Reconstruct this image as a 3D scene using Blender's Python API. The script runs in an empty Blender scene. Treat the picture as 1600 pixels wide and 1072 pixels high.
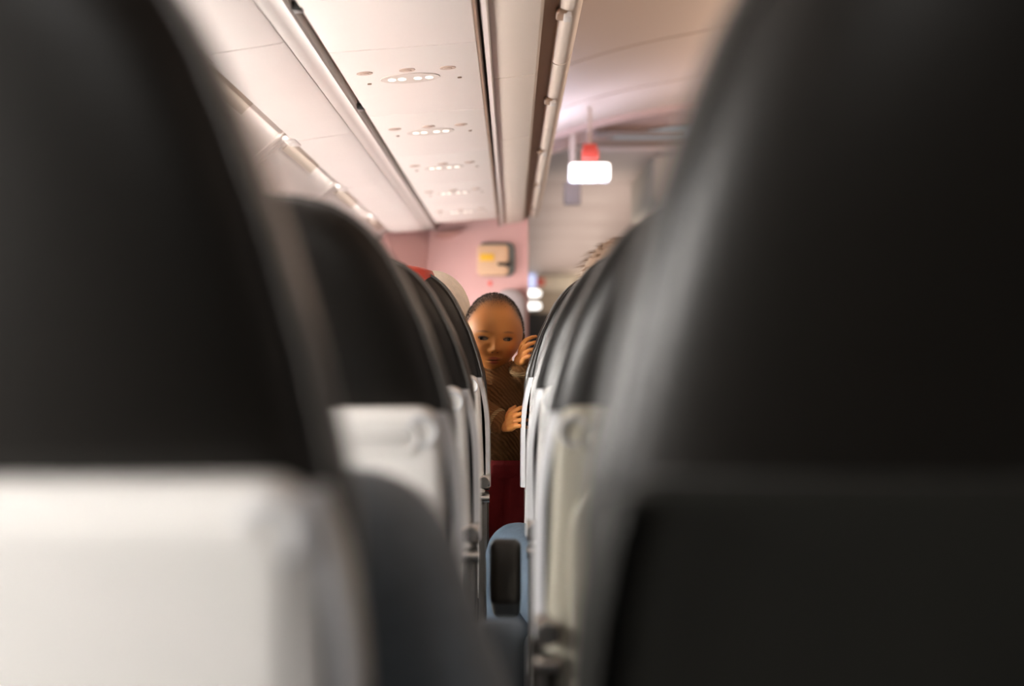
import bpy, bmesh, math, random
from mathutils import Vector, Matrix
random.seed(7)
S = bpy.context.scene
COL = S.collection
PI = math.pi

# ------------------------------------------------------------------ camera, world, exposure
CZ = 1.0                                   # camera height; "h" below is measured from here
cam_d = bpy.data.cameras.new('camera')
cam = bpy.data.objects.new('camera', cam_d)
COL.objects.link(cam)
cam.location = (0, 0, CZ)
cam.rotation_euler = (PI / 2, 0, 0)
cam_d.sensor_width = 36
cam_d.lens = 50
cam_d.clip_start = 0.02
cam_d.shift_y = 0.002
cam_d.dof.use_dof = True
cam_d.dof.focus_distance = 2.95
cam_d.dof.aperture_fstop = 2.4
S.camera = cam

w = bpy.data.worlds.new('world')
S.world = w
w.use_nodes = True
w.node_tree.nodes['Background'].inputs[0].default_value = (0.9, 0.95, 1.0, 1)
w.node_tree.nodes['Background'].inputs[1].default_value = 0.25
S.view_settings.view_transform = 'Standard'
S.view_settings.look = 'None'
S.view_settings.exposure = 0.40
S.view_settings.gamma = 1.0
S.view_settings.use_curve_mapping = False

WINDOW_GLOW = 32.0                          # daylight in the window panes


def lamp(name, kind, loc, rot, power, color, size=None, size_y=None, spot=None, spread=None, blend=0.5):
    l = bpy.data.lights.new(name, kind)
    l.energy = power
    l.color = color
    if kind == 'AREA':
        l.shape = 'RECTANGLE'
        l.size = size
        l.size_y = size_y or size
        if spread:
            l.spread = spread
    if kind == 'SPOT':
        l.spot_size = spot
        l.spot_blend = blend
        l.shadow_soft_size = size or 0.02
    if kind == 'POINT':
        l.shadow_soft_size = size or 0.03
    o = bpy.data.objects.new(name, l)
    o.location = loc
    o.rotation_euler = rot
    COL.objects.link(o)
    return o


# cabin lamps and added unseen fill lights
lamp('rear_fill_light', 'AREA', (-0.30, -1.3, 1.75), (math.radians(58), 0, math.radians(-4)), 6, (1.0, 0.97, 0.93), 1.4, 0.5)  # added fill behind the camera, brightens the seat backs
lamp('aisle_cove_light', 'AREA', (0.30, 7.25, CZ + 0.68), (math.radians(180), math.radians(-4), 0), 8, (0.70, 0.73, 1.0), 0.2, 0.6)
lamp('aisle_ceiling_fill', 'AREA', (1.50, 4.5, CZ + 0.80), (0, math.radians(142), 0), 27, (1.0, 0.76, 0.58), 0.15, 7.0)  # added fill without a fixture, brightens the aisle ceiling
lamp('forward_ceiling_fill', 'AREA', (0.75, 15.5, CZ + 0.35), (math.radians(180), 0, 0), 36, (1.0, 0.80, 0.69), 0.8, 12.0)  # added panel in mid-air, brightens the forward ceiling from below
lamp('galley_fill', 'POINT', (1.3, 22.0, CZ + 0.95), (0, 0, 0), 14, (1.0, 0.86, 0.70), 0.08)  # added unseen point light to lift the end wall
def aim(a, b): return (Vector(b) - Vector(a)).to_track_quat('-Z', 'Y').to_euler()
lamp('reading_and_fill_spot', 'SPOT', (-0.24, -0.15, CZ + 0.53), aim((-0.24, -0.15, CZ + 0.53), (-0.30, 0.61, CZ - 0.17)), 7, (0.98, 0.98, 0.97), 0.03, spot=math.radians(42), blend=0.9)  # added spot behind the camera, brightens the nearest left shell
lamp('sidewall_wash_light', 'AREA', (-0.571, 2.6, CZ + 0.526), (0, math.radians(20), 0), 2.2, (1.0, 0.93, 0.86), 0.007, 7.0)
lamp('reading_and_fill_spot', 'SPOT', (-0.17, 2.97, CZ + 0.535), (math.radians(4), math.radians(15), 0), 9, (1.0, 0.62, 0.32), 0.02, spot=math.radians(40))

# ------------------------------------------------------------------ materials
def mat(name, color, rough=0.5, metal=0.0, noise=0.0, nscale=40.0, bump=0.0, bscale=200.0, spec=0.5, coat=0.0, sheen=0.0, sss=0.0):
    m = bpy.data.materials.new(name)
    m.use_nodes = True
    nt = m.node_tree
    b = nt.nodes['Principled BSDF']
    b.inputs['Base Color'].default_value = (*color, 1)
    b.inputs['Roughness'].default_value = rough
    b.inputs['Metallic'].default_value = metal
    b.inputs['Specular IOR Level'].default_value = spec
    b.inputs['Coat Weight'].default_value = coat
    b.inputs['Coat Roughness'].default_value = 0.25
    b.inputs['Sheen Weight'].default_value = sheen
    b.inputs['Sheen Roughness'].default_value = 0.4
    if sss:
        b.inputs['Subsurface Weight'].default_value = sss
        b.inputs['Subsurface Radius'].default_value = (0.008, 0.003, 0.0015)
        b.inputs['Subsurface Scale'].default_value = 1.0
    tc = nt.nodes.new('ShaderNodeTexCoord')
    if noise:
        n = nt.nodes.new('ShaderNodeTexNoise')
        n.inputs['Scale'].default_value = nscale
        n.inputs['Detail'].default_value = 4
        nt.links.new(tc.outputs['Object'], n.inputs['Vector'])
        r = nt.nodes.new('ShaderNodeMix')
        r.data_type = 'RGBA'
        r.inputs['A'].default_value = (*[c * (1 - noise) for c in color], 1)
        r.inputs['B'].default_value = (*[min(1, c * (1 + noise)) for c in color], 1)
        nt.links.new(n.outputs['Fac'], r.inputs['Factor'])
        nt.links.new(r.outputs['Result'], b.inputs['Base Color'])
    if bump:
        n2 = nt.nodes.new('ShaderNodeTexNoise')
        n2.inputs['Scale'].default_value = bscale
        n2.inputs['Detail'].default_value = 3
        nt.links.new(tc.outputs['Object'], n2.inputs['Vector'])
        bp = nt.nodes.new('ShaderNodeBump')
        bp.inputs['Strength'].default_value = bump
        bp.inputs['Distance'].default_value = 0.002
        nt.links.new(n2.outputs['Fac'], bp.inputs['Height'])
        nt.links.new(bp.outputs['Normal'], b.inputs['Normal'])
    return m


def emit(name, color, strength):
    m = bpy.data.materials.new(name)
    m.use_nodes = True
    b = m.node_tree.nodes['Principled BSDF']
    b.inputs['Base Color'].default_value = (*color, 1)
    b.inputs['Emission Color'].default_value = (*color, 1)
    b.inputs['Emission Strength'].default_value = strength
    return m


def knit_mat(name, color, scale=260.0, amount=0.35, direction='Z'):
    m = mat(name, color, 0.9, spec=0.1)
    nt = m.node_tree
    b = nt.nodes['Principled BSDF']
    tc = nt.nodes.new('ShaderNodeTexCoord')
    wv = nt.nodes.new('ShaderNodeTexWave')
    wv.bands_direction = direction
    wv.inputs['Scale'].default_value = scale / 6
    wv.inputs['Distortion'].default_value = 2.5
    wv.inputs['Detail'].default_value = 3
    wv.inputs['Detail Scale'].default_value = 3
    nt.links.new(tc.outputs['Object'], wv.inputs['Vector'])
    mx = nt.nodes.new('ShaderNodeMix')
    mx.data_type = 'RGBA'
    mx.inputs['A'].default_value = (*[c * (1 - amount) for c in color], 1)
    mx.inputs['B'].default_value = (*[min(1, c * (1 + amount)) for c in color], 1)
    nt.links.new(wv.outputs['Fac'], mx.inputs['Factor'])
    nt.links.new(mx.outputs['Result'], b.inputs['Base Color'])
    bp = nt.nodes.new('ShaderNodeBump')
    bp.inputs['Strength'].default_value = 0.6
    bp.inputs['Distance'].default_value = 0.003
    nt.links.new(wv.outputs['Fac'], bp.inputs['Height'])
    nt.links.new(bp.outputs['Normal'], b.inputs['Normal'])
    return m


def attr_skin(name):
    m = bpy.data.materials.new(name)
    m.use_nodes = True
    nt = m.node_tree
    b = nt.nodes['Principled BSDF']
    a = nt.nodes.new('ShaderNodeAttribute')
    a.attribute_name = 'tone'
    nt.links.new(a.outputs['Color'], b.inputs['Base Color'])
    b.inputs['Roughness'].default_value = 0.5
    b.inputs['Specular IOR Level'].default_value = 0.35
    b.inputs['Subsurface Weight'].default_value = 0.15
    b.inputs['Subsurface Radius'].default_value = (0.006, 0.002, 0.001)
    b.inputs['Subsurface Scale'].default_value = 1.0
    return m


M = dict(
    leather=mat('black leather', (0.0050, 0.0040, 0.0028), 0.34, noise=0.2, nscale=9, bump=0.15, bscale=300, spec=0.48, sheen=0.12),
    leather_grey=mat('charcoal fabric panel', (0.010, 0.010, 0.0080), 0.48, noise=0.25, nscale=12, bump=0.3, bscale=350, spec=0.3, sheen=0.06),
    piping=mat('dark piping', (0.045, 0.042, 0.038), 0.4),
    shell=mat('pale grey plastic shell', (0.70, 0.685, 0.66), 0.38, noise=0.04, nscale=6, bump=0.05, bscale=500),
    shell_warm_lit=mat('pale shell in warm light', (0.46, 0.44, 0.36), 0.42, noise=0.05, nscale=6, bump=0.05, bscale=500),  # copy of the pale shell with warmer, dimmer light in its colour
    shell_edge=mat('grey plastic edge', (0.55, 0.56, 0.58), 0.3),
    groove=mat('latch grey plastic', (0.30, 0.29, 0.28), 0.5),  # plain grey of the tray latch
    chrome=mat('brushed metal', (0.62, 0.60, 0.57), 0.22, metal=1.0, noise=0.1),
    dark_metal=mat('dark metal', (0.06, 0.055, 0.05), 0.4, metal=0.6),
    armrest=mat('dark armrest rubber', (0.055, 0.05, 0.042), 0.55, bump=0.2),
    armrest_blue=mat('blue grey armrest rubber', (0.13, 0.155, 0.18), 0.5, bump=0.2),
    red=mat('red leather', (0.42, 0.035, 0.018), 0.45, bump=0.2),
    cream=mat('cream pink cabin plastic', (0.80, 0.715, 0.675), 0.45, noise=0.03, nscale=4, bump=0.05, bscale=400),
    cream2=mat('warm white cabin plastic', (0.82, 0.745, 0.71), 0.42, noise=0.03, nscale=4),
    bin=mat('beige overhead bin plastic', (0.68, 0.57, 0.49), 0.45, noise=0.04, nscale=4),
    brown=mat('brown trim', (0.24, 0.145, 0.095), 0.55),  # brown of groove strips, latches and screws
    recess=mat('brown recess shade', (0.40, 0.24, 0.155), 0.55),  # shade beside the bin lip put into the brown colour
    olive=mat('olive translucent lamp cover', (0.55, 0.46, 0.385), 0.5),
    groove_d=mat('dark groove', (0.10, 0.07, 0.045), 0.6),
    rail=mat('satin rail', (0.58, 0.52, 0.49), 0.35),
    bezel=mat('light tan bezel', (0.66, 0.57, 0.52), 0.5),
    side_rail=mat('grey side rail', (0.50, 0.45, 0.42), 0.4),
    vent=mat('tan air outlet', (0.55, 0.41, 0.34), 0.5),
    wall=mat('pale pink sidewall', (0.84, 0.765, 0.725), 0.5, noise=0.03, nscale=3),
    pink=mat('dusty pink bulkhead laminate', (0.63, 0.37, 0.36), 0.55, noise=0.05, nscale=5),
    ring=mat('pinkish ceiling ring', (0.52, 0.38, 0.34), 0.5),
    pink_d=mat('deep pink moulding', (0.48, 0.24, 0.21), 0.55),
    ceiling=mat('taupe ceiling panel', (0.55, 0.45, 0.385), 0.5, noise=0.04, nscale=2),
    ceiling_f=mat('pale taupe forward ceiling', (0.60, 0.51, 0.47), 0.5, noise=0.04, nscale=2),
    seam=mat('ceiling seam', (0.27, 0.21, 0.17), 0.6),
    cream_panel=mat('cream ceiling fairing', (0.68, 0.62, 0.52), 0.5),
    white=mat('white plastic', (0.80, 0.80, 0.78), 0.4),
    grey=mat('mid grey plastic', (0.24, 0.20, 0.175), 0.5),
    jump=mat('lavender grey upholstery', (0.42, 0.37, 0.38), 0.7, bump=0.3),
    box=mat('peach equipment box', (0.66, 0.42, 0.27), 0.5),
    yellow=mat('yellow sticker', (0.80, 0.45, 0.03), 0.5),
    absorber=mat('dark curtain', (0.05, 0.048, 0.045), 0.9),
    black=mat('black plastic', (0.015, 0.014, 0.013), 0.4),
    steel=mat('grey green recess rim', (0.17, 0.18, 0.175), 0.4),
    redsign=mat('red sign plate', (0.75, 0.10, 0.07), 0.4),
    floor=mat('dark blue grey carpet', (0.05, 0.055, 0.065), 0.95, noise=0.3, nscale=200, bump=0.4, bscale=600),
    galley=mat('beige galley wall', (0.46, 0.39, 0.31), 0.5, noise=0.05),
    lit=emit('lit white sign', (1.0, 0.97, 0.93), 2.2),
    lamp=emit('reading lamp lens', (1.0, 0.95, 0.88), 0.75),
    pane=emit('daylight pane', (1.0, 0.965, 0.92), WINDOW_GLOW),
    bluelit=emit('pale blue lit panel', (0.55, 0.62, 0.95), 0.7),
    jacket=mat('dark blue grey jacket', (0.135, 0.165, 0.195), 0.85, noise=0.2, nscale=60, bump=0.4, bscale=500, sheen=0.2),
    denim=mat('blue denim', (0.055, 0.085, 0.120), 0.85, noise=0.25, nscale=120, bump=0.4, bscale=900),
    redcloth=mat('dark red trousers', (0.30, 0.015, 0.018), 0.85, noise=0.25, nscale=40, bump=0.4, bscale=500),
    beige_cloth=mat('beige cloth', (0.42, 0.33, 0.24), 0.85, noise=0.15, bump=0.3),
    brown_knit=knit_mat('brown ribbed knit', (0.21, 0.098, 0.036), 330, 0.14, 'DIAGONAL'),
    cuff=knit_mat('fuzzy tan cuff knit', (0.34, 0.22, 0.11), 500, 0.35, 'Z'),
    cap=mat('cream knit cap', (0.86, 0.78, 0.67), 0.95, noise=0.16, nscale=70, bump=0.8, bscale=260, spec=0.1),
    hair_b=mat('brown hair', (0.20, 0.125, 0.08), 0.55, noise=0.4, nscale=150),
    hair_k=mat('black brown hair', (0.030, 0.016, 0.009), 0.5),
    skin=mat('adult skin', (0.56, 0.33, 0.20), 0.5, noise=0.06, sss=0.1),
    skin_baby=attr_skin('baby skin'),
    eye_w=mat('eye white', (0.22, 0.14, 0.095), 0.25),
    iris=mat('dark iris', (0.012, 0.007, 0.005), 0.15),
    lash=mat('dark lash line', (0.035, 0.014, 0.007), 0.6),
    lid=mat('eyelid skin', (0.36, 0.15, 0.06), 0.55),
)

# ------------------------------------------------------------------ helpers
def tag(o, label=None, cat=None, group=None, kind=None):
    if label: o['label'] = label
    if cat: o['category'] = cat
    if group: o['group'] = group
    if kind: o['kind'] = kind
    return o


def empty(name, loc=(0, 0, 0), label=None, cat=None, group=None, parent=None):
    o = bpy.data.objects.new(name, None)
    o.empty_display_size = 0.05
    COL.objects.link(o)
    o.location = loc
    if parent: o.parent = parent
    return tag(o, label, cat, group)


def mesh(name, vf, m, parent=None, smooth=True, bevel=0.0, segs=2, label=None, cat=None, kind=None, angle=40):
    v, f = vf
    me = bpy.data.meshes.new(name)
    me.from_pydata([tuple(p) for p in v], [], f)
    bm = bmesh.new()
    bm.from_mesh(me)
    bmesh.ops.recalc_face_normals(bm, faces=bm.faces)
    if bevel:
        es = [e for e in bm.edges if len(e.link_faces) == 2 and e.calc_face_angle(0) > 0.6]
        bmesh.ops.bevel(bm, geom=es, offset=bevel, segments=segs, affect='EDGES', profile=0.6, clamp_overlap=True)
    for fc in bm.faces: fc.smooth = smooth
    for e in bm.edges:
        if len(e.link_faces) == 2 and e.calc_face_angle(0) > math.radians(angle): e.smooth = False
    bm.to_mesh(me)
    bm.free()
    me.materials.append(m)
    o = bpy.data.objects.new(name, me)
    COL.objects.link(o)
    if parent: o.parent = parent
    return tag(o, label, cat, None, kind)


def box(x0, x1, y0, y1, z0, z1):
    v = [(x, y, z) for z in (z0, z1) for y in (y0, y1) for x in (x0, x1)]
    f = [(0, 1, 3, 2), (4, 6, 7, 5), (0, 4, 5, 1), (2, 3, 7, 6), (0, 2, 6, 4), (1, 5, 7, 3)]
    return v, f


def join(*parts):
    V, F = [], []
    for v, f in parts:
        n = len(V)
        V += list(v)
        F += [tuple(i + n for i in q) for q in f]
    return V, F


def loft(rings, close=True, caps=True):
    V, F = [], []
    n = len(rings[0])
    for r in rings: V += r
    for i in range(len(rings) - 1):
        for j in range(n if close else n - 1):
            k = (j + 1) % n
            F.append((i * n + j, i * n + k, (i + 1) * n + k, (i + 1) * n + j))
    if caps:
        F.append(tuple(range(n - 1, -1, -1)))
        F.append(tuple((len(rings) - 1) * n + j for j in range(n)))
    return V, F


def spow(c, e):
    return math.copysign(abs(c) ** e, c)


def cyl(p0, p1, r0, r1=None, n=16):
    if r1 is None: r1 = r0
    p0, p1 = Vector(p0), Vector(p1)
    d = (p1 - p0).normalized()
    a = d.orthogonal().normalized()
    b = d.cross(a)
    ring = lambda p, r: [p + a * (r * math.cos(2 * PI * i / n)) + b * (r * math.sin(2 * PI * i / n)) for i in range(n)]
    return loft([ring(p0, r0), ring(p1, r1)])


def tube(pts, r, n=8, closed=False):
    pts = [Vector(p) for p in pts]
    rings = []
    N = len(pts)
    prev = None
    for i, p in enumerate(pts):
        a = pts[(i - 1) % N] if (closed or i > 0) else p
        b = pts[(i + 1) % N] if (closed or i < N - 1) else p
        d = (b - a).normalized()
        if prev is None: u = d.orthogonal().normalized()
        else:
            u = prev - d * prev.dot(d)
            u = u.normalized() if u.length > 1e-6 else d.orthogonal().normalized()
        prev = u
        v = d.cross(u)
        rr = r[i] if isinstance(r, (list, tuple)) else r
        rings.append([p + u * (rr * math.cos(2 * PI * k / n)) + v * (rr * math.sin(2 * PI * k / n)) for k in range(n)])
    if closed:
        V, F = loft(rings + [rings[0]], caps=False)
        return V, F
    return loft(rings)


def rrect(w, h, r, n=6, cx=0, cz=0):
    """rounded rectangle outline in XZ, centre cx, cz"""
    out = []
    for (sx, sz, a0) in ((1, 1, 0), (-1, 1, PI / 2), (-1, -1, PI), (1, -1, 1.5 * PI)):
        for i in range(n + 1):
            a = a0 + PI / 2 * i / n
            out.append((cx + sx * (w / 2 - r) + r * math.cos(a), cz + sz * (h / 2 - r) + r * math.sin(a)))
    return out


def slab(outline, y0, y1, bev=0.004, n=3, warp=None):
    """XZ outline extruded along Y with a rounded rim on both faces"""
    cx = sum(p[0] for p in outline) / len(outline)
    cz = sum(p[1] for p in outline) / len(outline)
    hx = max(abs(p[0] - cx) for p in outline)
    hz = max(abs(p[1] - cz) for p in outline)
    rings = []
    prof = [(y0 + bev * (1 - math.sin(PI / 2 * i / n)), bev * (1 - math.cos(PI / 2 * (1 - 0) * (1 - i / n)))) for i in range(n + 1)]
    prof = []
    for i in range(n + 1):
        a = PI / 2 * i / n
        prof.append((y0 + bev * (1 - math.sin(a)), bev * (1 - math.cos(PI / 2 - a)) if False else bev * (1 - math.sin(a))))
    seq = []
    for i in range(n + 1):
        a = PI / 2 * i / n
        seq.append((y0 + bev * (1 - math.sin(a)), bev * (1 - math.cos(a))))
    seq = [(y0 + bev * (1 - math.cos(PI / 2 * i / n)), bev * (1 - math.sin(PI / 2 * i / n))) for i in range(n + 1)]
    seq += [(y1 - bev * (1 - math.cos(PI / 2 * i / n)), bev * (1 - math.sin(PI / 2 * i / n))) for i in range(n, -1, -1)]
    for y, inset in seq:
        rings.append([(cx + (px - cx) * (1 - inset / hx), y, cz + (pz - cz) * (1 - inset / hz)) for px, pz in outline])
    V, F = loft(rings)
    if warp: V = [warp(Vector(p)) for p in V]
    return V, F


def smooth_pts(pts, n=6):
    out = []
    P = [pts[0]] + list(pts) + [pts[-1]]
    for i in range(1, len(P) - 2):
        for k in range(n):
            t = k / n
            q = []
            for d in range(len(pts[0])):
                a, b, c, e = P[i - 1][d], P[i][d], P[i + 1][d], P[i + 2][d]
                q.append(0.5 * ((2 * b) + (-a + c) * t + (2 * a - 5 * b + 4 * c - e) * t * t + (-a + 3 * b - 3 * c + e) * t ** 3))
            out.append(tuple(q))
    out.append(tuple(pts[-1]))
    return out


def strip(pts, y0, y1, thick):
    """XZ profile (h from camera height) extruded along Y; thickness added along the left normal"""
    n = len(pts)
    off = []
    for i in range(n):
        a = pts[max(0, i - 1)]
        b = pts[min(n - 1, i + 1)]
        dx, dz = b[0] - a[0], b[1] - a[1]
        L = math.hypot(dx, dz) or 1
        off.append((pts[i][0] - dz / L * thick, pts[i][1] + dx / L * thick))
    poly = list(pts) + off[::-1]
    return loft([[(x, y, CZ + z) for x, z in poly] for y in (y0, y1)])


def link_copy(o, parent=None):
    c = o.copy()
    COL.objects.link(c)
    if parent: c.parent = parent
    return c


def copy_tree(root, loc):
    r = link_copy(root)
    r.location = loc
    for ch in list(root.children):
        c = link_copy(ch, r)
        for g in list(ch.children):
            link_copy(g, c)
    return r


# ------------------------------------------------------------------ the setting
mesh('floor', box(-1.05, 2.70, -2.0, 23.6, -0.05, 0.0), M['floor'], kind='structure')
mesh('wall_back', box(-1.1, 2.75, -2.06, -2.0, 0, 2.45), M['absorber'], kind='structure')  # unseen rear wall, made dark to keep reflections off the leather

# aisle ceiling, panel by panel, seams every 1.1 m
ceil_prof = smooth_pts([(-0.02, 1.06), (0.2, 1.155), (0.45, 1.235), (0.75, 1.30), (1.0, 1.335), (1.25, 1.31), (1.6, 1.22), (1.8, 1.12)], 4)
ce = mesh('ceiling', strip([(x, z + 0.03) for x, z in ceil_prof], -2.0, 8.35, 0.03), M['seam'], kind='structure')
ce['label'] = 'arched taupe aisle ceiling'
y = -1.87
while y < 7.8:
    mesh('panel', strip(ceil_prof, y + 0.012, min(8.3, y + 1.114) - 0.012, 0.02), M['ceiling'], ce)
    y += 1.114
# small slot in the ceiling panel
mesh('panel_slot', box(0.505, 0.58, 4.72, 4.75, CZ + 1.248, CZ + 1.262), M['seam'], ce)
# header ring where the aisle ceiling steps down
hp = smooth_pts([(-0.02, 1.04), (0.2, 1.13), (0.45, 1.205), (0.75, 1.27), (1.0, 1.30), (1.25, 1.28), (1.6, 1.19), (1.8, 1.1)], 4)
mesh('trim_1', strip(hp, 7.86, 7.93, 0.05), M['ring'], kind='structure')
mesh('trim_2', strip([(x, z - 0.03) for x, z in hp], 8.2, 8.28, 0.08), M['ring'], kind='structure')
mesh('trim_3', box(0.48, 1.0, 8.12, 8.17, CZ + 1.195, CZ + 1.222), M['grey'], kind='structure', bevel=0.005)

mesh('trim_10', strip(smooth_pts([(1.72, 1.17), (1.80, 1.05), (1.72, 0.85), (1.66, 0.70), (1.70, 0.60), (1.95, 0.56), (2.64, 0.52)], 4), -2.0, 23.0, 0.02), M['bin'], kind='structure')
mesh('trim_11', box(1.6, 2.66, -2.0, 23.0, CZ + 1.12, CZ + 1.16), M['ceiling'], kind='structure')
# forward zone: ceiling, right wall, end wall
cf = mesh('ceiling.001', box(-0.2, 2.2, 8.28, 23.6, CZ + 1.16, CZ + 1.2), M['seam'], kind='structure')
yy = 8.3
while yy < 23:
    mesh('panel', box(-0.1, 1.7, yy, yy + 1.58, CZ + 1.135, CZ + 1.158), M['ceiling_f'], cf, bevel=0.006)
    yy += 1.6
mesh('trim_4', slab(rrect(0.34, 0.36, 0.07, cx=1.02, cz=CZ + 1.02), 8.6, 10.2, 0.05), M['cream_panel'], kind='structure')
mesh('wall_right', box(2.62, 2.70, -2.0, 23.6, 0, CZ + 1.1), M['wall'], kind='structure')
wf = mesh('wall_front', box(0.05, 2.7, 23.0, 23.2, 0, CZ + 1.2), M['galley'], kind='structure')
mesh('door_panel', slab(rrect(0.80, 1.5, 0.05, cx=1.3, cz=0.95), 22.96, 23.0, 0.01), M['grey'], wf)
mesh('dark_doorway', box(0.20, 0.62, 22.94, 23.0, 0.3, CZ + 0.52), M['black'], wf, bevel=0.02)
mesh('header_panel', box(0.40, 1.8, 22.9, 23.0, CZ + 0.86, CZ + 1.12), M['cream_panel'], wf, bevel=0.02)

# left sidewall, panel by panel
wl_prof = smooth_pts([(-0.553, 0.556), (-0.575, 0.536), (-0.62, 0.495), (-0.70, 0.42), (-0.82, 0.26), (-0.93, 0.03), (-1.0, -0.25), (-1.02, -0.6), (-1.0, -1.0)], 4)[::-1]
wl = mesh('wall_left', strip([(x - 0.012, z) for x, z in wl_prof], -2.0, 6.8, 0.03), M['wall'], kind='structure')
TAB = 2.545
tabs = [TAB + 1.08 * k for k in range(-4, 4)]
for t in tabs + [TAB + 4.32]:
    y0, y1 = t - 1.08 + 0.004, min(t - 0.004, 6.76)
    if y1 > y0 + 0.05:
        mesh('panel', strip(wl_prof, y0, y1, 0.012), M['wall'], wl)
        # raised rib that frames each sidewall panel
        for yr in (y0 + 0.05, y1 - 0.05):
            mesh('rib', strip([(x + 0.004, z) for x, z in wl_prof], yr - 0.012, yr + 0.012, 0.012), M['wall'], wl)
# windows with daylight in them (in the sidewall, behind the seats)
k = 0
for i in range(16):
    yw = -1.7 + 0.54 * i
    if yw > 6.5: break
    k += 1
    out = rrect(0.24, 0.36, 0.09, 6)
    inn = rrect(0.36, 0.48, 0.13, 6)
    def wp(x, z, dep, yw=yw):
        zz = 0.10 + z
        xx = -0.905 - 0.30 * (0.1 - zz) * 0.6 if False else None
        # follow the wall slope near h = 0.1
        return (-0.885 + (0.10 - zz) * 0.40 * -1 + dep, yw + x, CZ + zz)
    def wpt(x, z, dep, yw=yw):
        zz = 0.06 + z
        return (-0.915 - (0.06 - zz) * 0.42 * (1 if zz < 0.06 else 1) + dep, yw + x, CZ + zz)
    wr = empty('window_%d' % k)
    wr['kind'] = 'structure'
    fr = loft([[wpt(x, z, 0.0) for x, z in inn], [wpt(x, z, 0.03) for x, z in inn], [wpt(x, z, 0.03) for x, z in out], [wpt(x, z, 0.0) for x, z in out]], caps=False)
    mesh('window_frame', fr, M['wall'], wr)
    mesh('pane' if yw > -0.2 else 'light_blocking_shade', loft([[wpt(x, z, 0.006) for x, z in out], [wpt(x, z, 0.012) for x, z in out]]), M['pane'] if yw > -0.2 else M['wall'], wr)  # unseen rear windows shut to cut light on the near seats

# sloping cream panel between the sidewall and the service units
lp_prof = [(-0.552, 0.545), (-0.563, 0.532), (-0.558, 0.521), (-0.54, 0.5205), (-0.47, 0.531), (-0.415, 0.5395), (-0.408, 0.543)]
cl = mesh('ceiling.002', strip([(-0.62, 0.60), (-0.33, 0.605), (0.0, 0.63)], -2.0, 6.76, 0.02), M['groove_d'], kind='structure')
for t in tabs + [TAB + 4.32]:
    y0, y1 = t - 1.08 + 0.003, min(t - 0.003, 6.755)
    mesh('panel', strip(lp_prof, y0, y1, 0.006), M['cream2'], cl)
    if t < 6.7:
        mesh('edge_tab', box(-0.582, -0.548, t - 0.035, t + 0.085, CZ + 0.517, CZ + 0.535), M['cream2'], cl, bevel=0.007)
    ye = min(t + 0.085 + 0.52, 6.7)
    mesh('lamp_cover', strip([(-0.600, 0.510), (-0.585, 0.5245), (-0.568, 0.538)], t + 0.09, ye, 0.006), M['olive'], cl)
# dark groove clips
for yc in (2.31, 3.29):
    mesh('clip', box(-0.358, -0.343, yc, yc + 0.03, CZ + 0.545, CZ + 0.56), M['black'], cl, bevel=0.002)
mesh('trim_9', strip([(-0.412, 0.546), (-0.404, 0.5435), (-0.388, 0.5475), (-0.374, 0.548), (-0.364, 0.5455), (-0.359, 0.549), (-0.358, 0.575)], -2.0, 6.74, 0.004), M['side_rail'], kind='structure')
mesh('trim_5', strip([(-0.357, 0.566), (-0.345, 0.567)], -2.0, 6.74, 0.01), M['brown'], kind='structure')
# rails between the service units and the bins
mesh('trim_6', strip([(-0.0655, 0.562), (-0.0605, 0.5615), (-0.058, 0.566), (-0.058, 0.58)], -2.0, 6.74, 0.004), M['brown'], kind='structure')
mesh('trim_7', strip([(-0.055, 0.580), (-0.052, 0.566), (-0.043, 0.5645), (-0.040, 0.570)], -2.0, 6.74, 0.004), M['rail'], kind='structure')

# passenger service units -----------------------------------------------------
def psu_z(x):
    return 0.547 + (x + 0.357) / 0.294 * 0.022


ordinal = ['overhead, partly out of frame', 'nearest', 'second', 'third', 'fourth', 'fifth', 'farthest']
def disc(x, y, rx, ry, z0, z1, n=20, x_tilt=True):
    rr = []
    for z in (z0, z1):
        rr.append([(x + rx * math.cos(2 * PI * i / n), y + ry * math.sin(2 * PI * i / n), CZ + psu_z(x + rx * math.cos(2 * PI * i / n)) + z) for i in range(n)])
    return loft(rr)


def make_psu(y0, label):
    t = empty('service_unit', (-0.21, y0, CZ + 0.557), label, 'service panel', 'service units in the ceiling row')
    L = 0.7425
    loc = Vector(t.location)
    def P(vf): return [Vector(p) - loc for p in vf[0]], vf[1]
    mesh('panel', P(strip([(-0.344, psu_z(-0.344)), (-0.067, psu_z(-0.067))], y0 + 0.002, y0 + L, 0.012)), M['cream'], t, bevel=0.002)
    yl = y0 + 0.30
    bz = mesh('reading_light_bezel', P(disc(-0.2125, yl, 0.062, 0.052, -0.0012, 0.002, 28)), M['bezel'], t)
    for dx in (-0.038, -0.017, 0.016, 0.040):
        mesh('lamp', P(disc(-0.2125 + dx, yl, 0.0085, 0.014, -0.0022, -0.001, 14)), M['lamp'], bz, label='glowing reading lamp lens')
    for dx, dy in ((-0.0865, -0.085), (-0.0, -0.088), (0.082, -0.08)):
        v = mesh('air_outlet', P(disc(-0.2125 + dx, yl + dy, 0.0165, 0.0165, -0.0015, 0.002, 18)), M['vent'], t)
        mesh('nozzle', P(disc(-0.2125 + dx, yl + dy, 0.009, 0.009, -0.003, -0.001, 12)), M['vent'], v)
    for dx, dy in ((-0.088, 0.03), (0.102, 0.03)):
        mesh('screw', P(disc(-0.2125 + dx, yl + dy, 0.0045, 0.0045, -0.002, 0.002, 10)), M['brown'], t)
    return t


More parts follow.
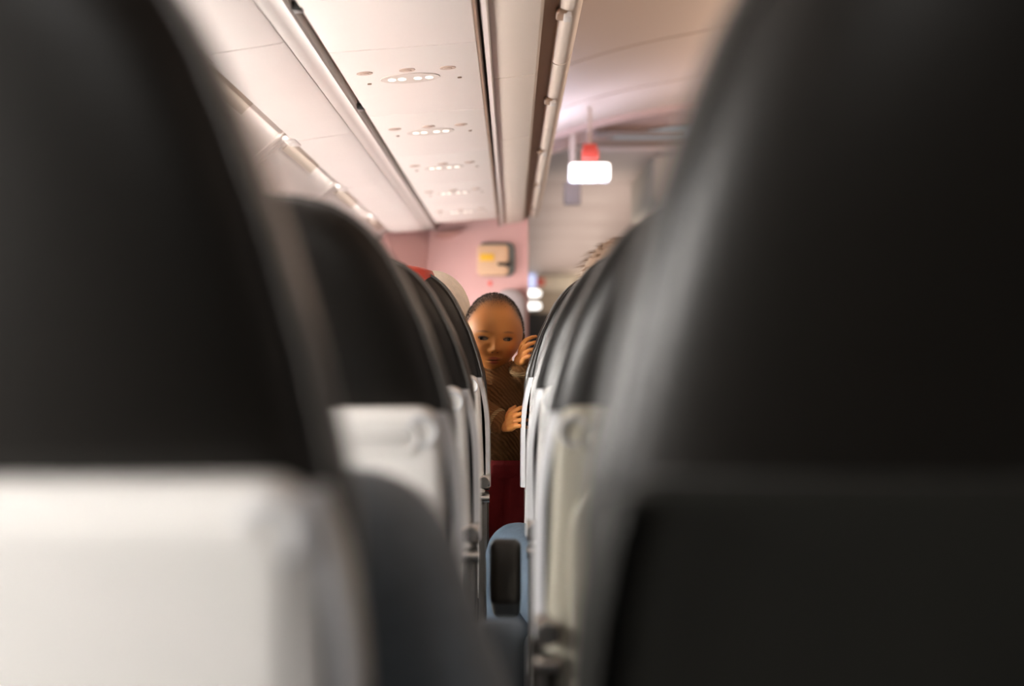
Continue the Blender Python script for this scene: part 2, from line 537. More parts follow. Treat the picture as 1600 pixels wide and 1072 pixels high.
mesh('ceiling.003', strip([(-0.344, psu_z(-0.344)), (-0.067, psu_z(-0.067))], -2.0, 1.92, 0.012), M['cream'], kind='structure')
psus = []
for i in range(-1, 5):
    y0 = 2.67 + 0.745 * i
    lab = {-1: 'cream service panel at the very top edge of the picture, its lamps out of view',
           0: 'cream ceiling panel with the largest reading lamp disc, nearest in full view',
           1: 'cream ceiling panel with lamp disc, second in view from the camera',
           2: 'cream ceiling panel with lamp disc, third in view from the camera',
           3: 'cream ceiling panel with faint lamp disc, second from the pink bulkhead',
           4: 'cream ceiling panel with faint lamp disc, last before the pink bulkhead'}[i]
    if not psus:
        psus.append(make_psu(y0, lab))
    else:
        c = copy_tree(psus[0], (-0.21, y0, CZ + 0.557))
        c['label'] = lab
        psus.append(c)

# overhead bins ---------------------------------------------------------------
def make_bin(y0, L, label):
    t = empty('overhead_bin', (0.0, y0, CZ + 0.58), label, 'overhead bin', 'overhead bins over the left seats')
    loc = Vector(t.location)
    def P(vf): return [Vector(p) - loc for p in vf[0]], vf[1]
    bot = [(-0.056, 0.60), (-0.052, 0.577), (-0.035, 0.573), (0.03, 0.580), (0.05, 0.584), (0.056, 0.592)]
    mesh('underside', P(strip(bot, y0 + 0.003, y0 + L - 0.003, 0.008)), M['bin'], t)
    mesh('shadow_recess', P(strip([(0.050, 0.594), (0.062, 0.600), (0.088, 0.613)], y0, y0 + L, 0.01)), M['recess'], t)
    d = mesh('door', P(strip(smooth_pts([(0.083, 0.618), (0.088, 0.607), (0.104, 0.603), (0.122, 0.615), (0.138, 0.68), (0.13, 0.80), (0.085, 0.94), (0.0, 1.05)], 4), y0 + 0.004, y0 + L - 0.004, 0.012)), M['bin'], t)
    yl = y0 + 0.45
    lt = slab(rrect(0.024, 0.06, 0.01, 4), -0.006, 0.006, 0.003)
    mesh('latch', P(([(0.092 + p[0], yl + p[2] * 1.0, CZ + 0.603 + p[1]) for p in lt[0]], lt[1])), M['brown'], d)
    mesh('latch_tongue', P(box(0.094, 0.108, yl - 0.028, yl + 0.02, CZ + 0.592, CZ + 0.602)), M['rail'], d, bevel=0.003)
    return t


bl = {0: 'beige overhead bin running out of the top edge beside the aisle',
      1: 'beige overhead bin with the topmost latch in view on its lip',
      2: 'beige overhead bin with the second latch in view on its lip',
      3: 'beige overhead bin with the third latch, between two cross seams',
      4: 'beige overhead bin ending at the pink bulkhead'}
bin0 = None
for i in range(5):
    y0 = 1.22 + 0.92 * i + 0.92
    if bin0 is None:
        bin0 = make_bin(y0, 0.92, bl[i])
    else:
        copy_tree(bin0, (0, y0, CZ + 0.58))['label'] = bl[i]
mesh('trim_8', strip([(-0.056, 0.575), (0.05, 0.584), (0.085, 0.613)], -2.0, 2.13, 0.02), M['bin'], kind='structure')

# pink bulkhead -------------------------------------------------------------
bh_out = [(-1.02, -1.0), (-1.0, -0.25), (-0.93, 0.03), (-0.82, 0.26), (-0.70, 0.42), (-0.60, 0.52), (-0.36, 0.60), (0.0, 0.63), (0.070, 0.63), (0.070, -1.0)]
wb = mesh('wall_front.001', loft([[(x, yb, CZ + z) for x, z in bh_out] for yb in (6.76, 7.9)]), M['pink'], kind='structure', smooth=False)
mesh('corner_panel', loft([[(-0.92, 6.50, CZ + 0.0), (-0.58, 6.54, CZ + 0.52), (-0.395, 6.755, CZ + 0.545), (-0.43, 6.755, CZ - 0.1)],
                           [(-0.92, 6.53, CZ + 0.0), (-0.58, 6.57, CZ + 0.52), (-0.395, 6.77, CZ + 0.545), (-0.43, 6.77, CZ - 0.1)]]), M['pink'], wb, smooth=False)
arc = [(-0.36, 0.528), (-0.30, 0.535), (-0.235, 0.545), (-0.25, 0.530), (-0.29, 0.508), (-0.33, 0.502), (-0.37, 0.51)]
mesh('shade_wedge', loft([[(x, yb, CZ + z) for x, z in arc] for yb in (6.72, 6.77)]), M['pink_d'], wb)  # shadow of the ceiling closure, built as a darker pink wedge
mesh('edge_trim', box(0.062, 0.078, 6.74, 6.77, 0, CZ + 0.6), M['pink'], wb, bevel=0.004)
mesh('red_mark', slab(rrect(0.018, 0.022, 0.006, 4, cx=-0.104, cz=CZ + 0.293), 6.755, 6.762, 0.002), M['redsign'], wb)

eb = empty('equipment_box', (-0.085, 6.76, CZ + 0.40), 'peach box with yellow sticker and black latch on the pink bulkhead', 'wall box')
def R(vf, o): return [Vector(p) - Vector(o.location) for p in vf[0]], vf[1]
mesh('recess_rim', R(slab(rrect(0.175, 0.162, 0.035, 6, cx=-0.074, cz=CZ + 0.407), 6.742, 6.76, 0.006), eb), M['steel'], eb)
mesh('cover', R(slab(rrect(0.148, 0.146, 0.022, 6, cx=-0.090, cz=CZ + 0.401), 6.725, 6.75, 0.006), eb), M['box'], eb)
mesh('sticker', R(slab(rrect(0.066, 0.033, 0.003, 3, cx=-0.118, cz=CZ + 0.415), 6.722, 6.726, 0.001), eb), M['yellow'], eb)
lt = mesh('latch', R(slab(rrect(0.05, 0.014, 0.006, 4, cx=-0.044, cz=CZ + 0.382), 6.712, 6.726, 0.003), eb), M['black'], eb)
mesh('grip', R(slab(rrect(0.020, 0.024, 0.006, 4, cx=-0.020, cz=CZ + 0.380), 6.708, 6.724, 0.003), eb), M['black'], lt)

js = empty('attendant_seat', (-0.005, 6.70, 0.45), 'lavender grey folded attendant seat against the bulkhead behind the baby', 'jump seat')
mesh('headrest', R(slab(rrect(0.15, 0.30, 0.07, 8, cx=-0.010, cz=CZ + 0.115), 6.66, 6.75, 0.03), js), M['jump'], js)
mesh('backrest', R(slab(rrect(0.40, 0.55, 0.04, 6, cx=-0.13, cz=CZ - 0.33), 6.68, 6.76, 0.02), js), M['jump'], js)
mesh('folding_cushion', R(slab(rrect(0.40, 0.38, 0.04, 6, cx=-0.13, cz=0.42), 6.60, 6.68, 0.02), js), M['jump'], js)

# signs and the forward end ---------------------------------------------------
ex = empty('exit_sign', (0.385, 7.2, CZ + 0.88), 'glowing white rectangular sign hanging under the aisle ceiling', 'sign')
mesh('housing', R(slab(rrect(0.212, 0.096, 0.018, 6, cx=0.394, cz=CZ + 0.878), 7.205, 7.25, 0.006), ex), M['white'], ex)
mesh('lit_face', R(slab(rrect(0.204, 0.088, 0.016, 6, cx=0.394, cz=CZ + 0.878), 7.196, 7.207, 0.003), ex), M['lit'], ex, label='glowing white face')
mesh('hanger', R(box(0.385, 0.405, 7.225, 7.245, CZ + 0.925, CZ + 1.21), ex), M['ceiling'], ex, bevel=0.006)
rs = empty('red_placard', (0.395, 7.18, CZ + 0.97), 'small red plate fixed just above the glowing white sign', 'sign')
mesh('plate', R(slab(rrect(0.085, 0.05, 0.008, 4, cx=0.395, cz=CZ + 0.965), 7.17, 7.205, 0.004), rs), M['redsign'], rs)
mesh('bracket', R(box(0.36, 0.43, 7.205, 7.22, CZ + 0.93, CZ + 1.02), rs), M['redsign'], rs, bevel=0.003)
mo = empty('ceiling_box', (0.33, 7.9, CZ + 0.84), 'grey brown box hanging below and left of the glowing sign', 'monitor')
mesh('case', R(slab(rrect(0.095, 0.125, 0.012, 4, cx=0.335, cz=CZ + 0.84), 7.88, 7.93, 0.006), mo), M['grey'], mo)
mesh('arm', R(box(0.32, 0.35, 7.895, 7.915, CZ + 0.89, CZ + 1.24), mo), M['ceiling'], mo, bevel=0.004)
for h, lab in ((0.828, 'upper of two glowing white lamps at the far end of the aisle'), (0.628, 'lower of two glowing white lamps at the far end of the aisle')):
    g = empty('galley_light', (0.33, 22.8, CZ + h), lab, 'lamp', 'glowing lamps at the far end')
    mesh('lens', R(slab(rrect(0.25, 0.095, 0.045, 6, cx=0.33, cz=CZ + h), 22.78, 22.82, 0.01), g), M['lit'], g)
    mesh('casing', R(slab(rrect(0.28, 0.12, 0.05, 6, cx=0.33, cz=CZ + h), 22.81, 22.94, 0.01), g), M['grey'], g)
g = empty('blue_screen', (0.30, 22.8, CZ + 1.02), 'pale blue glowing panel above the two far lamps', 'screen')
mesh('frame', R(slab(rrect(0.19, 0.24, 0.02, 4, cx=0.30, cz=CZ + 1.03), 22.82, 22.9, 0.01), g), M['white'], g)
mesh('screen', R(slab(rrect(0.16, 0.22, 0.02, 4, cx=0.30, cz=CZ + 1.03), 22.80, 22.83, 0.004), g), M['bluelit'], g)
g = empty('red_sign', (0.45, 22.8, CZ + 1.02), 'tiny red sign right of the pale blue panel at the far end', 'sign')
mesh('plate', R(slab(rrect(0.12, 0.11, 0.01, 4, cx=0.46, cz=CZ + 1.01), 22.80, 22.85, 0.004), g), M['redsign'], g)
mesh('backing', R(box(0.42, 0.50, 22.84, 22.9, CZ + 0.97, CZ + 1.05), g), M['white'], g, bevel=0.004)

# ------------------------------------------------------------------ seats
ROWS = [0.62, 1.37, 2.12, 2.87]
LX, RX = -0.278, 0.252


def lean(z):
    return -(z - 0.94) * 0.10


PROFILE = [(-0.50, 0.195, 1.0), (-0.46, 0.21, 1.0), (-0.30, 0.219, 1.0), (-0.12, 0.224, 1.0), (-0.08, 0.223, 1.0), (-0.055, 0.219, 1.0), (-0.02, 0.209, 1.0),
           (0.024, 0.193, 1.0), (0.061, 0.175, 1.0), (0.085, 0.162, 1.0), (0.103, 0.149, 1.0), (0.116, 0.137, 0.98), (0.127, 0.123, 0.94),
           (0.136, 0.106, 0.88), (0.142, 0.088, 0.80), (0.146, 0.066, 0.68), (0.1485, 0.040, 0.5), (0.1495, 0.012, 0.25)]


def cushion(zs=1.0, grow=0.0, lo=-0.50, wmax=9, t0=0.105, ymid=0.075, ex=3.4):
    rings = []
    n = 44
    for h, wd, tf in PROFILE:
        if h < lo: continue
        hh = h if h < -0.06 else -0.06 + (h + 0.06) * zs
        z = CZ + hh + (grow if h > 0.1 else 0)
        t = (t0 * tf) / 2 + grow
        wd2 = min(wd + grow, wmax)
        yo = lean(z) + ymid - 0.02 * math.exp(-((h - 0.05) / 0.08) ** 2) * 0.3
        ring = []
        for i in range(n):
            a = 2 * PI * i / n
            ring.append((wd2 * spow(math.cos(a), 2 / ex), yo + t * spow(math.sin(a), 2 / 2.6), z))
        rings.append(ring)
    return loft(rings)


def seat_warp(p):
    return Vector((p.x, p.y + lean(p.z), p.z))


def shell_outline(top=-0.060, bottom=-0.52, wt=0.209, wb=0.228, r=0.022):
    """slightly flared rounded panel in XZ"""
    H = top - bottom
    pts = rrect(2, H, r, 6, 0, CZ + (top + bottom) / 2)
    out = []
    for x, z in pts:
        t = min(1, max(0, (CZ + top - z) / 0.22))
        wd = wt + (wb - wt) * t
        sx = 1 if x > 0 else -1
        out.append((sx * (wd - (1 - abs(x))), z))
    return out


SHELF = M['shell']


def make_seat(name, loc, label, shell='white', zs=1.0, side=1, hardware=True, arm='dark', cover=False, tray=True):
    """side = +1 when the gap to its neighbour is on its right"""
    t = empty(name, loc, label, 'seat')
    mesh('back_cushion', cushion(zs, ex=2.5 if shell == 'dark' else 3.4), M['leather'], t)
    # seam piping around the rear face of the headrest
    pp = []
    for sgn in (1, -1):
        seq = []
        for h, wd, tf in PROFILE[3:]:
            hh = h if h < -0.06 else -0.06 + (h + 0.06) * zs
            z = CZ + hh
            seq.append((sgn * wd * 0.972, lean(z) + 0.075 - 0.0525 * tf * 0.62, z))
        pp.append(seq)
    pts = pp[0] + pp[1][::-1]
    mesh('piping', tube(pts, 0.0022, 6), M['piping'], t)
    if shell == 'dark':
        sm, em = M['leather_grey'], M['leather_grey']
    elif shell == 'warm':
        sm, em = M['shell_warm_lit'], M['shell_edge']
    else:
        sm, em = M['shell'], M['shell_edge']
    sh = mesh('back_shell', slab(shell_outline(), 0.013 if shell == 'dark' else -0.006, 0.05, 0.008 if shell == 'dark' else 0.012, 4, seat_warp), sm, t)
    if shell != 'dark':
        # recessed grab slot ring at the top of the shell, and the tray table under it
        if tray:
          ring = [(x, -0.0065 + lean(z), z) for x, z in rrect(0.375, 0.030, 0.0145, 6, 0, CZ - 0.089)]
          mesh('slot_rim', tube(ring, 0.0028, 6, True), sm, sh)
          mesh('slot', slab(rrect(0.365, 0.022, 0.011, 6, 0, CZ - 0.089), -0.0085, -0.004, 0.001, 2, seat_warp), sm, sh)
        for sg in (1, -1):
            ring = [(x, -0.0065 + lean(z), z) for x, z in rrect(0.026, 0.026, 0.0125, 6, sg * 0.192, CZ - 0.083)]
            mesh('corner_ring', tube(ring, 0.0022, 6, True), em, sh)
        ty = slab(rrect(0.395, 0.27, 0.05, 8, 0, CZ - 0.262) if tray else rrect(0.40, 0.40, 0.02, 8, 0, CZ - 0.275), -0.016 if tray else -0.010, -0.002, 0.005, 3, seat_warp)
        tr = mesh('tray_table', ty, sm, t)
        if tray: mesh('tray_latch', slab(rrect(0.016, 0.045, 0.007, 4, 0, CZ - 0.125), -0.026, -0.014, 0.003, 2, seat_warp), M['groove'], tr)
        mesh('literature_pocket', slab(rrect(0.37, 0.11, 0.02, 5, 0, CZ - 0.455), -0.018, 0.0, 0.006, 3, seat_warp), M['leather_grey'], t)
    else:
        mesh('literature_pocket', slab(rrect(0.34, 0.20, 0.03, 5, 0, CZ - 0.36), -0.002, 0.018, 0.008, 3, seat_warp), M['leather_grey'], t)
    for sg in (1, -1):
        # pale side cheek of the shell
        ck = [(sg * 0.2125, -0.002, CZ - 0.066), (sg * 0.221, -0.002, CZ - 0.10), (sg * 0.2285, -0.002, CZ - 0.16), (sg * 0.2295, -0.002, CZ - 0.29)]
        prof = smooth_pts(ck, 4)
        rings = []
        for (x, yy, z) in prof:
            yl = lean(z)
            rings.append([(x - sg * 0.008, yl + 0.0, z), (x, yl + 0.004, z), (x + sg * 0.002, yl + 0.03, z), (x, yl + 0.065, z), (x - sg * 0.010, yl + 0.066, z)])
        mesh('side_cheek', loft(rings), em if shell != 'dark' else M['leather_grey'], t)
    if cover:
        mesh('headrest_cover', cushion(zs, 0.006, 0.0, 0.116), M['red'], t, label='red headrest cover')
    mesh('seat_cushion', slab(rrect(0.46, 0.13, 0.04, 6, 0, 0.41), 0.10, 0.58, 0.04, 4), M['leather'], t)
    for yb in (0.16, 0.44):
        mesh('seat_beam', box(-0.20, 0.20, yb, yb + 0.04, 0.30, 0.35), M['dark_metal'], t, bevel=0.006)
    for sx in (-0.17, 0.17):
        mesh('leg', tube([(sx, 0.18, 0.31), (sx, 0.14, 0.012)], 0.016, 8), M['dark_metal'], t)
        mesh('leg', tube([(sx, 0.46, 0.31), (sx, 0.50, 0.012)], 0.016, 8), M['dark_metal'], t)
    # armrest pivot hardware and armrest on the gap side
    if hardware:
        xs = side * 0.2175
        hb = mesh('pivot_bracket', box(xs - 0.010, xs + 0.010, 0.015, 0.06, 0.40, 0.70), M['dark_metal'], t, bevel=0.003)
        mesh('pivot_disc', cyl((xs - 0.012, 0.03, 0.722), (xs + 0.012, 0.03, 0.722), 0.018, n=20), M['chrome'], hb)
        mesh('pivot_bolt', cyl((xs, -0.004, 0.722), (xs, 0.02, 0.722), 0.011, n=14), M['chrome'], hb)
        mesh('stop_lug', cyl((xs - 0.012, 0.012, 0.689), (xs + 0.012, 0.012, 0.689), 0.010, n=14), M['chrome'], hb)
        mesh('side_strip', box(xs + side * 0.002, xs + side * 0.007, 0.005, 0.012, 0.44, 0.69), M['chrome'], hb)
    if arm:
        xa = side * 0.268
        ao = [(xa - 0.021, 0), (xa + 0.021, 0)]
        out = rrect(0.048, 0.100, 0.012, 5, xa, 0.655 + (0.016 if arm == 'blue' else 0))
        ar = mesh('armrest', slab(out, 0.07, 0.44, 0.014, 4, lambda p: Vector((p.x, p.y, p.z - max(0.0, p.y - 0.10) * 0.26))), M['armrest_blue'] if arm == 'blue' else M['armrest'], t)
        mesh('recline_button', cyl((xa, 0.38, 0.630), (xa, 0.38, 0.636), 0.009, n=14), M['chrome'], ar)
    return t


make_seat('passenger_seat', (LX - 0.020, ROWS[0], 0), 'nearest left seat, black leather top over bright white back shell', 'white', 1.33, 1, False, None, tray=False)
make_seat('passenger_seat', (LX, ROWS[1], 0), 'second left seat, wide black leather top over pale grey shell and tray', 'white', 1.0, 1, True, 'blue')
make_seat('passenger_seat', (LX, ROWS[2] - 0.04, 0), 'third left seat, black top peeking from behind the second, pale cheek with chrome pivot', 'white', 0.95, 1, True, 'dark')
make_seat('passenger_seat', (LX + 0.003, ROWS[3], 0), 'fourth left seat with red headrest cover, directly beside the baby', 'white', 1.05, 1, True, None, True)
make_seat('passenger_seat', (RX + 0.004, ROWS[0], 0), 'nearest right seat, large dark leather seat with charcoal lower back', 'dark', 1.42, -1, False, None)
make_seat('passenger_seat', (RX, ROWS[1], 0), 'second right seat, black leather top over warm-light tinted shell, half hidden', 'warm', 1.0, -1, True, None)
make_seat('passenger_seat', (RX, ROWS[2], 0), 'third right seat with grey sheen along its shoulder', 'white', 1.0, -1, True, None)
make_seat('passenger_seat', (RX - 0.004, ROWS[3], 0), 'fourth right seat whose white cheek the baby holds', 'white', 1.0, -1, False, None)
make_seat('passenger_seat', (RX + 0.012, ROWS[3] + 0.75, 0), 'fifth right seat with salmon red headrest cover at the far gap', 'white', 1.0, -1, False, None, True)

# ------------------------------------------------------------------ bodies
def sphere(c, r, n=16, m=10):
    c = Vector(c)
    rx, ry, rz = (r, r, r) if not isinstance(r, (tuple, list)) else r
    V = [c + Vector((0, 0, rz))]
    for i in range(1, m):
        th = PI * i / m
        for j in range(n):
            a = 2 * PI * j / n
            V.append(c + Vector((rx * math.sin(th) * math.cos(a), ry * math.sin(th) * math.sin(a), rz * math.cos(th))))
    V.append(c - Vector((0, 0, rz)))
    F = []
    for j in range(n): F.append((0, 1 + j, 1 + (j + 1) % n))
    for i in range(m - 2):
        for j in range(n):
            a, b = 1 + i * n + j, 1 + i * n + (j + 1) % n
            F.append((a, a + n, b + n, b))
    L = len(V) - 1
    for j in range(n): F.append((L, 1 + (m - 2) * n + (j + 1) % n, 1 + (m - 2) * n + j))
    return V, F


def limb(chain):
    """chain of (point, radius): rounded cones between them"""
    parts = []
    for i, (p, r) in enumerate(chain):
        parts.append(sphere(p, r, 14, 8))
        if i:
            parts.append(cyl(chain[i - 1][0], p, chain[i - 1][1] * 0.995, r * 0.995, 14))
    return join(*parts)


def fuse(name, parts, voxel, smooth_it, m, parent=None, matfn=None, extra=(), tone=None):
    """one continuous surface out of closed lumps"""
    V, F = join(*parts)
    me = bpy.data.meshes.new(name + '_raw')
    me.from_pydata([tuple(p) for p in V], [], F)
    bm = bmesh.new()
    bm.from_mesh(me)
    bmesh.ops.recalc_face_normals(bm, faces=bm.faces)
    bm.to_mesh(me)
    bm.free()
    o = bpy.data.objects.new(name + '_raw', me)
    COL.objects.link(o)
    r = o.modifiers.new('r', 'REMESH')
    r.mode = 'VOXEL'
    r.voxel_size = voxel
    if smooth_it:
        s = o.modifiers.new('s', 'SMOOTH')
        s.factor = 0.5
        s.iterations = smooth_it
    dg = bpy.context.evaluated_depsgraph_get()
    ev = o.evaluated_get(dg)
    out = bpy.data.meshes.new_from_object(ev)
    bpy.data.objects.remove(o)
    out.name = name
    out.materials.clear()
    out.materials.append(m)
    for e in extra: out.materials.append(e)
    for p in out.polygons:
        p.use_smooth = True
        if matfn: p.material_index = matfn(p.center)
    if tone:
        ca = out.color_attributes.new('tone', 'FLOAT_COLOR', 'POINT')
        for i, v in enumerate(out.vertices):
            ca.data[i].color = (*tone(v.co), 1)
    ob = bpy.data.objects.new(name, out)
    COL.objects.link(ob)
    if parent: ob.parent = parent
    return ob


def rel(vf, o): return [Vector(p) - o for p in vf[0]], vf[1]


def hand_parts(wrist, direction, palm_normal, size, curl=0.6, thumb_side=1, r=None):
    """palm, five fingers, thumb leaving the side of the palm; returns closed lumps"""
    d = Vector(direction).normalized()
    n = Vector(palm_normal)
    n = (n - d * n.dot(d)).normalized()
    s = d.cross(n).normalized() * thumb_side          # towards the thumb
    W = Vector(wrist)
    pl, pw = size * 0.50, size * 0.42
    fr = r or size * 0.055
    parts = []
    for k in range(4):
        off = (1.5 - k) * pw / 3.2
        parts.append(limb([(W + s * off * 0.5, fr * 1.5), (W + d * pl * 0.55 + s * off * 0.9, fr * 1.6), (W + d * pl + s * off, fr * 1.25)]))
        L = size * (0.44, 0.50, 0.46, 0.36)[k]
        p = W + d * pl + s * off
        ang = 0
        ch = [(p, fr * 1.15)]
        for q, frac in enumerate((0.44, 0.31, 0.25)):
            ang += curl * (0.55, 0.9, 0.7)[q]
            dirn = d * math.cos(ang) + n * math.sin(ang) + s * off / size * 1.1
            p = p + dirn.normalized() * L * frac
            ch.append((p, fr * (1.05, 0.95, 0.8)[q]))
        parts.append(limb(ch))
    p0 = W + d * pl * 0.25 + s * pw * 0.42
    p1 = p0 + (d * 0.55 + s * 0.75 + n * 0.25).normalized() * size * 0.20
    p2 = p1 + (d * 0.85 + s * 0.30 + n * 0.4).normalized() * size * 0.17
    parts.append(limb([(W + d * pl * 0.15 + s * pw * 0.15, fr * 1.4), (p0, fr * 1.4), (p1, fr * 1.15), (p2, fr * 0.9)]))
    return parts


def adult(loc, label, shoulder_w, sit, torso_m, leg_m, hair=None, cap=None, hairm=None, lean_x=0.0, head_dx=0.0, knee=((-0.10, 0.12), (-0.10, 0.12)), elbows=None, scale=1.0, head_drop=0.0):
    """seated figure facing +Y, local origin on the floor below the hips"""
    t = empty('person', loc, label, 'person')
    s = scale
    hip = Vector((0, 0, sit + 0.10))
    chest = Vector((lean_x * 0.7, 0.0, sit + 0.38 * s))
    neck = Vector((lean_x, 0.02, sit + 0.53 * s))
    head = Vector((lean_x + head_dx, 0.05, sit + (0.69 - head_drop) * s))
    body = [
        sphere(hip, (0.155, 0.105, 0.12)), sphere(hip * 0.5 + chest * 0.5, (0.135, 0.095, 0.17)), sphere(chest, (0.155, 0.10, 0.15)),
        limb([(neck - Vector((0, 0, 0.04)), 0.062), (head - Vector((0, 0.02, 0.05)), 0.055)]),
        sphere(head + Vector((0, -0.012, 0.02)), (0.073, 0.092, 0.092)), sphere(head + Vector((0, 0.03, -0.045)), (0.056, 0.062, 0.062)),
        limb([(head + Vector((0, 0.088, 0.012)), 0.009), (head + Vector((0, 0.104, -0.022)), 0.014)]),   # nose
        sphere(head + Vector((0, 0.084, -0.058)), (0.022, 0.012, 0.009)), sphere(head + Vector((0, 0.075, -0.088)), 0.02),
        sphere(head + Vector((0.076, -0.005, -0.005)), (0.010, 0.02, 0.032)), sphere(head + Vector((-0.076, -0.005, -0.005)), (0.010, 0.02, 0.032)),
    ]
    jac = [sphere(hip + Vector((0, 0, 0.02)), (0.17, 0.12, 0.12)), sphere(hip * 0.5 + chest * 0.5, (0.152, 0.112, 0.17)), sphere(chest, (0.175, 0.118, 0.155)),
           limb([(neck - Vector((0, 0, 0.045)), 0.078), (neck + Vector((0, 0, 0.0)), 0.070)])]
    legs = [sphere(hip, (0.17, 0.115, 0.115))]
    for i, sx in enumerate((-1, 1)):
        sh = Vector((lean_x + sx * shoulder_w / 2 * 0.86, 0.0, neck.z - 0.06))
        if elbows and elbows[i]:
            el, wr = Vector(elbows[i][0]), Vector(elbows[i][1])
        else:
            el = sh + Vector((sx * 0.03, 0.04, -0.27))
            wr = Vector((sx * 0.09, 0.30, sit + 0.19))
        d = (wr - el).normalized()
        body.append(limb([(sh, 0.055), (el, 0.040), (wr, 0.027)]))
        body += hand_parts(wr, d + Vector((0, 0, -0.1)), (0, 0, -1), 0.175, 0.45, -sx)
        jac.append(limb([(chest + Vector((sx * 0.08, 0, 0.08)), 0.09), (sh, 0.074), (sh * 0.45 + el * 0.55, 0.064), (el, 0.056), (el * 0.4 + wr * 0.6, 0.048), (wr - d * 0.02, 0.038)]))
        kx, kz = knee[i]
        hp = hip + Vector((sx * 0.09, 0.02, -0.01))
        kn = Vector((sx * 0.09 + kx, 0.45, sit + 0.085 + kz))
        an = Vector((kn.x + sx * 0.0, 0.52, 0.10))
        body.append(limb([(hp, 0.075), (kn, 0.050), (an, 0.036), (an + Vector((0, 0.14, -0.06)), 0.032)]))
        legs.append(limb([(hp, 0.092), (hp * 0.5 + kn * 0.5, 0.083), (kn, 0.066), (kn * 0.5 + an * 0.5, 0.064), (an, 0.050)]))
        foot = sphere(an + Vector((0, 0.09, -0.055)), (0.048, 0.135, 0.042))
        fuse('shoe', [foot], 0.008, 2, M['black'], t)
    fuse('body', body, 0.006, 4, M['skin'], t)
    fuse('jacket', jac, 0.009, 5, torso_m, t)
    fuse('trousers', legs, 0.009, 4, leg_m, t)
    for sx in (-1, 1):
        mesh('eye', sphere(head + Vector((sx * 0.032, 0.074, 0.012)), (0.013, 0.008, 0.006)), M['iris'], t)
    if hair:
        hp = [sphere(head + Vector((0, -0.022, 0.035)), (0.083, 0.098, 0.092)), sphere(head + Vector((0, -0.05, -0.02)), (0.078, 0.062, 0.085))]
        hb = fuse('hair', hp, 0.006, 3, hairm, t)
        st = []
        for i in range(420):
            a = random.uniform(0, 2 * PI)
            th = random.uniform(0.15, 1.75)
            c = head + Vector((0, -0.022, 0.035))
            p = c + Vector((0.082 * math.sin(th) * math.cos(a), 0.097 * math.sin(th) * math.sin(a), 0.091 * math.cos(th)))
            if p.y > head.y + 0.05 and p.z < head.z + 0.05: continue
            nrm = (p - c).normalized()
            q = p + (nrm * 0.5 + Vector((math.cos(a) * 0.4, math.sin(a) * 0.4, -0.5)) + Vector((random.uniform(-.3, .3), random.uniform(-.3, .3), 0))) * 0.022
            sd = nrm.orthogonal().normalized() * 0.0016
            n0 = len(st)
            st.append((p - sd, p + sd, q))
        V, F = [], []
        for tri in st:
            F.append((len(V), len(V) + 1, len(V) + 2))
            V += list(tri)
        mesh('stray_strands', (V, F), hairm, hb, kind='stuff')
    if cap:
        # knitted cap: dome with a rolled brim and a crown gather
        c = head + Vector((0, -0.012, 0.028))
        rings = []
        n = 40
        for i in range(15):
            th = PI * 0.56 * i / 14 + 0.02
            rings.append([c + Vector(((0.086 + 0.0015 * math.cos(20 * 2 * PI * j / n)) * math.sin(th) * math.cos(2 * PI * j / n),
                                      (0.106 + 0.0015 * math.cos(20 * 2 * PI * j / n)) * math.sin(th) * math.sin(2 * PI * j / n), 0.105 * math.cos(th))) for j in range(n)])
        hat = mesh('knit_cap', loft(rings[::-1]), cap, t)
        br = [c + Vector((0.087 * math.cos(2 * PI * j / 40), 0.107 * math.sin(2 * PI * j / 40), -0.012)) for j in range(40)]
        mesh('brim', tube(br, 0.011, 8, True), cap, hat)
        hb = fuse('hair', [sphere(head + Vector((0, -0.035, -0.03)), (0.074, 0.062, 0.095))], 0.006, 3, M['hair_k'], t)
    return t


# passenger asleep in the nearest left seat: only the shoulder and sleeve show in the gap
adult((-0.258, 0.93, 0), 'person in dark blue grey jacket, shoulder and sleeve beside the nearest left seat', 0.355, 0.415, M['jacket'], M['jacket'],
      hair=True, hairm=M['hair_k'], lean_x=0.0, head_dx=-0.06, head_drop=0.02, scale=0.93,
      elbows=(None, ((0.262, 0.02, 0.60), (0.21, 0.27, 0.61))), knee=((-0.02, 0), (-0.03, 0)))
# brown haired passenger in the third right seat
adult((0.262, 2.40, 0), 'person with brown hair showing above the third right seat, in blue jeans', 0.32, 0.40, M['beige_cloth'], M['denim'],
      hair=True, hairm=M['hair_b'], lean_x=-0.01, head_dx=-0.055, head_drop=0.03, knee=((-0.160, 0.095), (0.0, 0)),
      elbows=(((-0.15, 0.06, 0.66), (-0.10, 0.30, 0.58)), None))
# adult in the cream cap who carries the baby
adult((-0.205, 3.20, 0), 'person in cream knit cap and blue jeans seated beside the baby', 0.36, 0.41, M['brown_knit'], M['denim'],
      cap=M['cap'], lean_x=0.025, head_dx=0.0, head_drop=0.063, knee=((-0.02, 0), (0.085, 0.0)),
      elbows=(None, ((0.215, 0.12, 0.62), (0.245, 0.30, 0.60))))

# ------------------------------------------------------------------ the baby
BX, BY = -0.040, 3.06
HC = Vector((BX, BY, CZ + 0.026))                    # head centre
HR = Matrix.Rotation(math.radians(5), 3, 'Z') @ Matrix.Rotation(math.radians(3), 3, 'X') @ Matrix.Rotation(math.radians(2.5), 3, 'Y')


def gs(x, z, cx, cz, sx, sz):
    return math.exp(-((x - cx) / sx) ** 2 - ((z - cz) / sz) ** 2)


def sstep(a, b, x):
    t = min(1, max(0, (x - a) / (b - a)))
    return t * t * (3 - 2 * t)


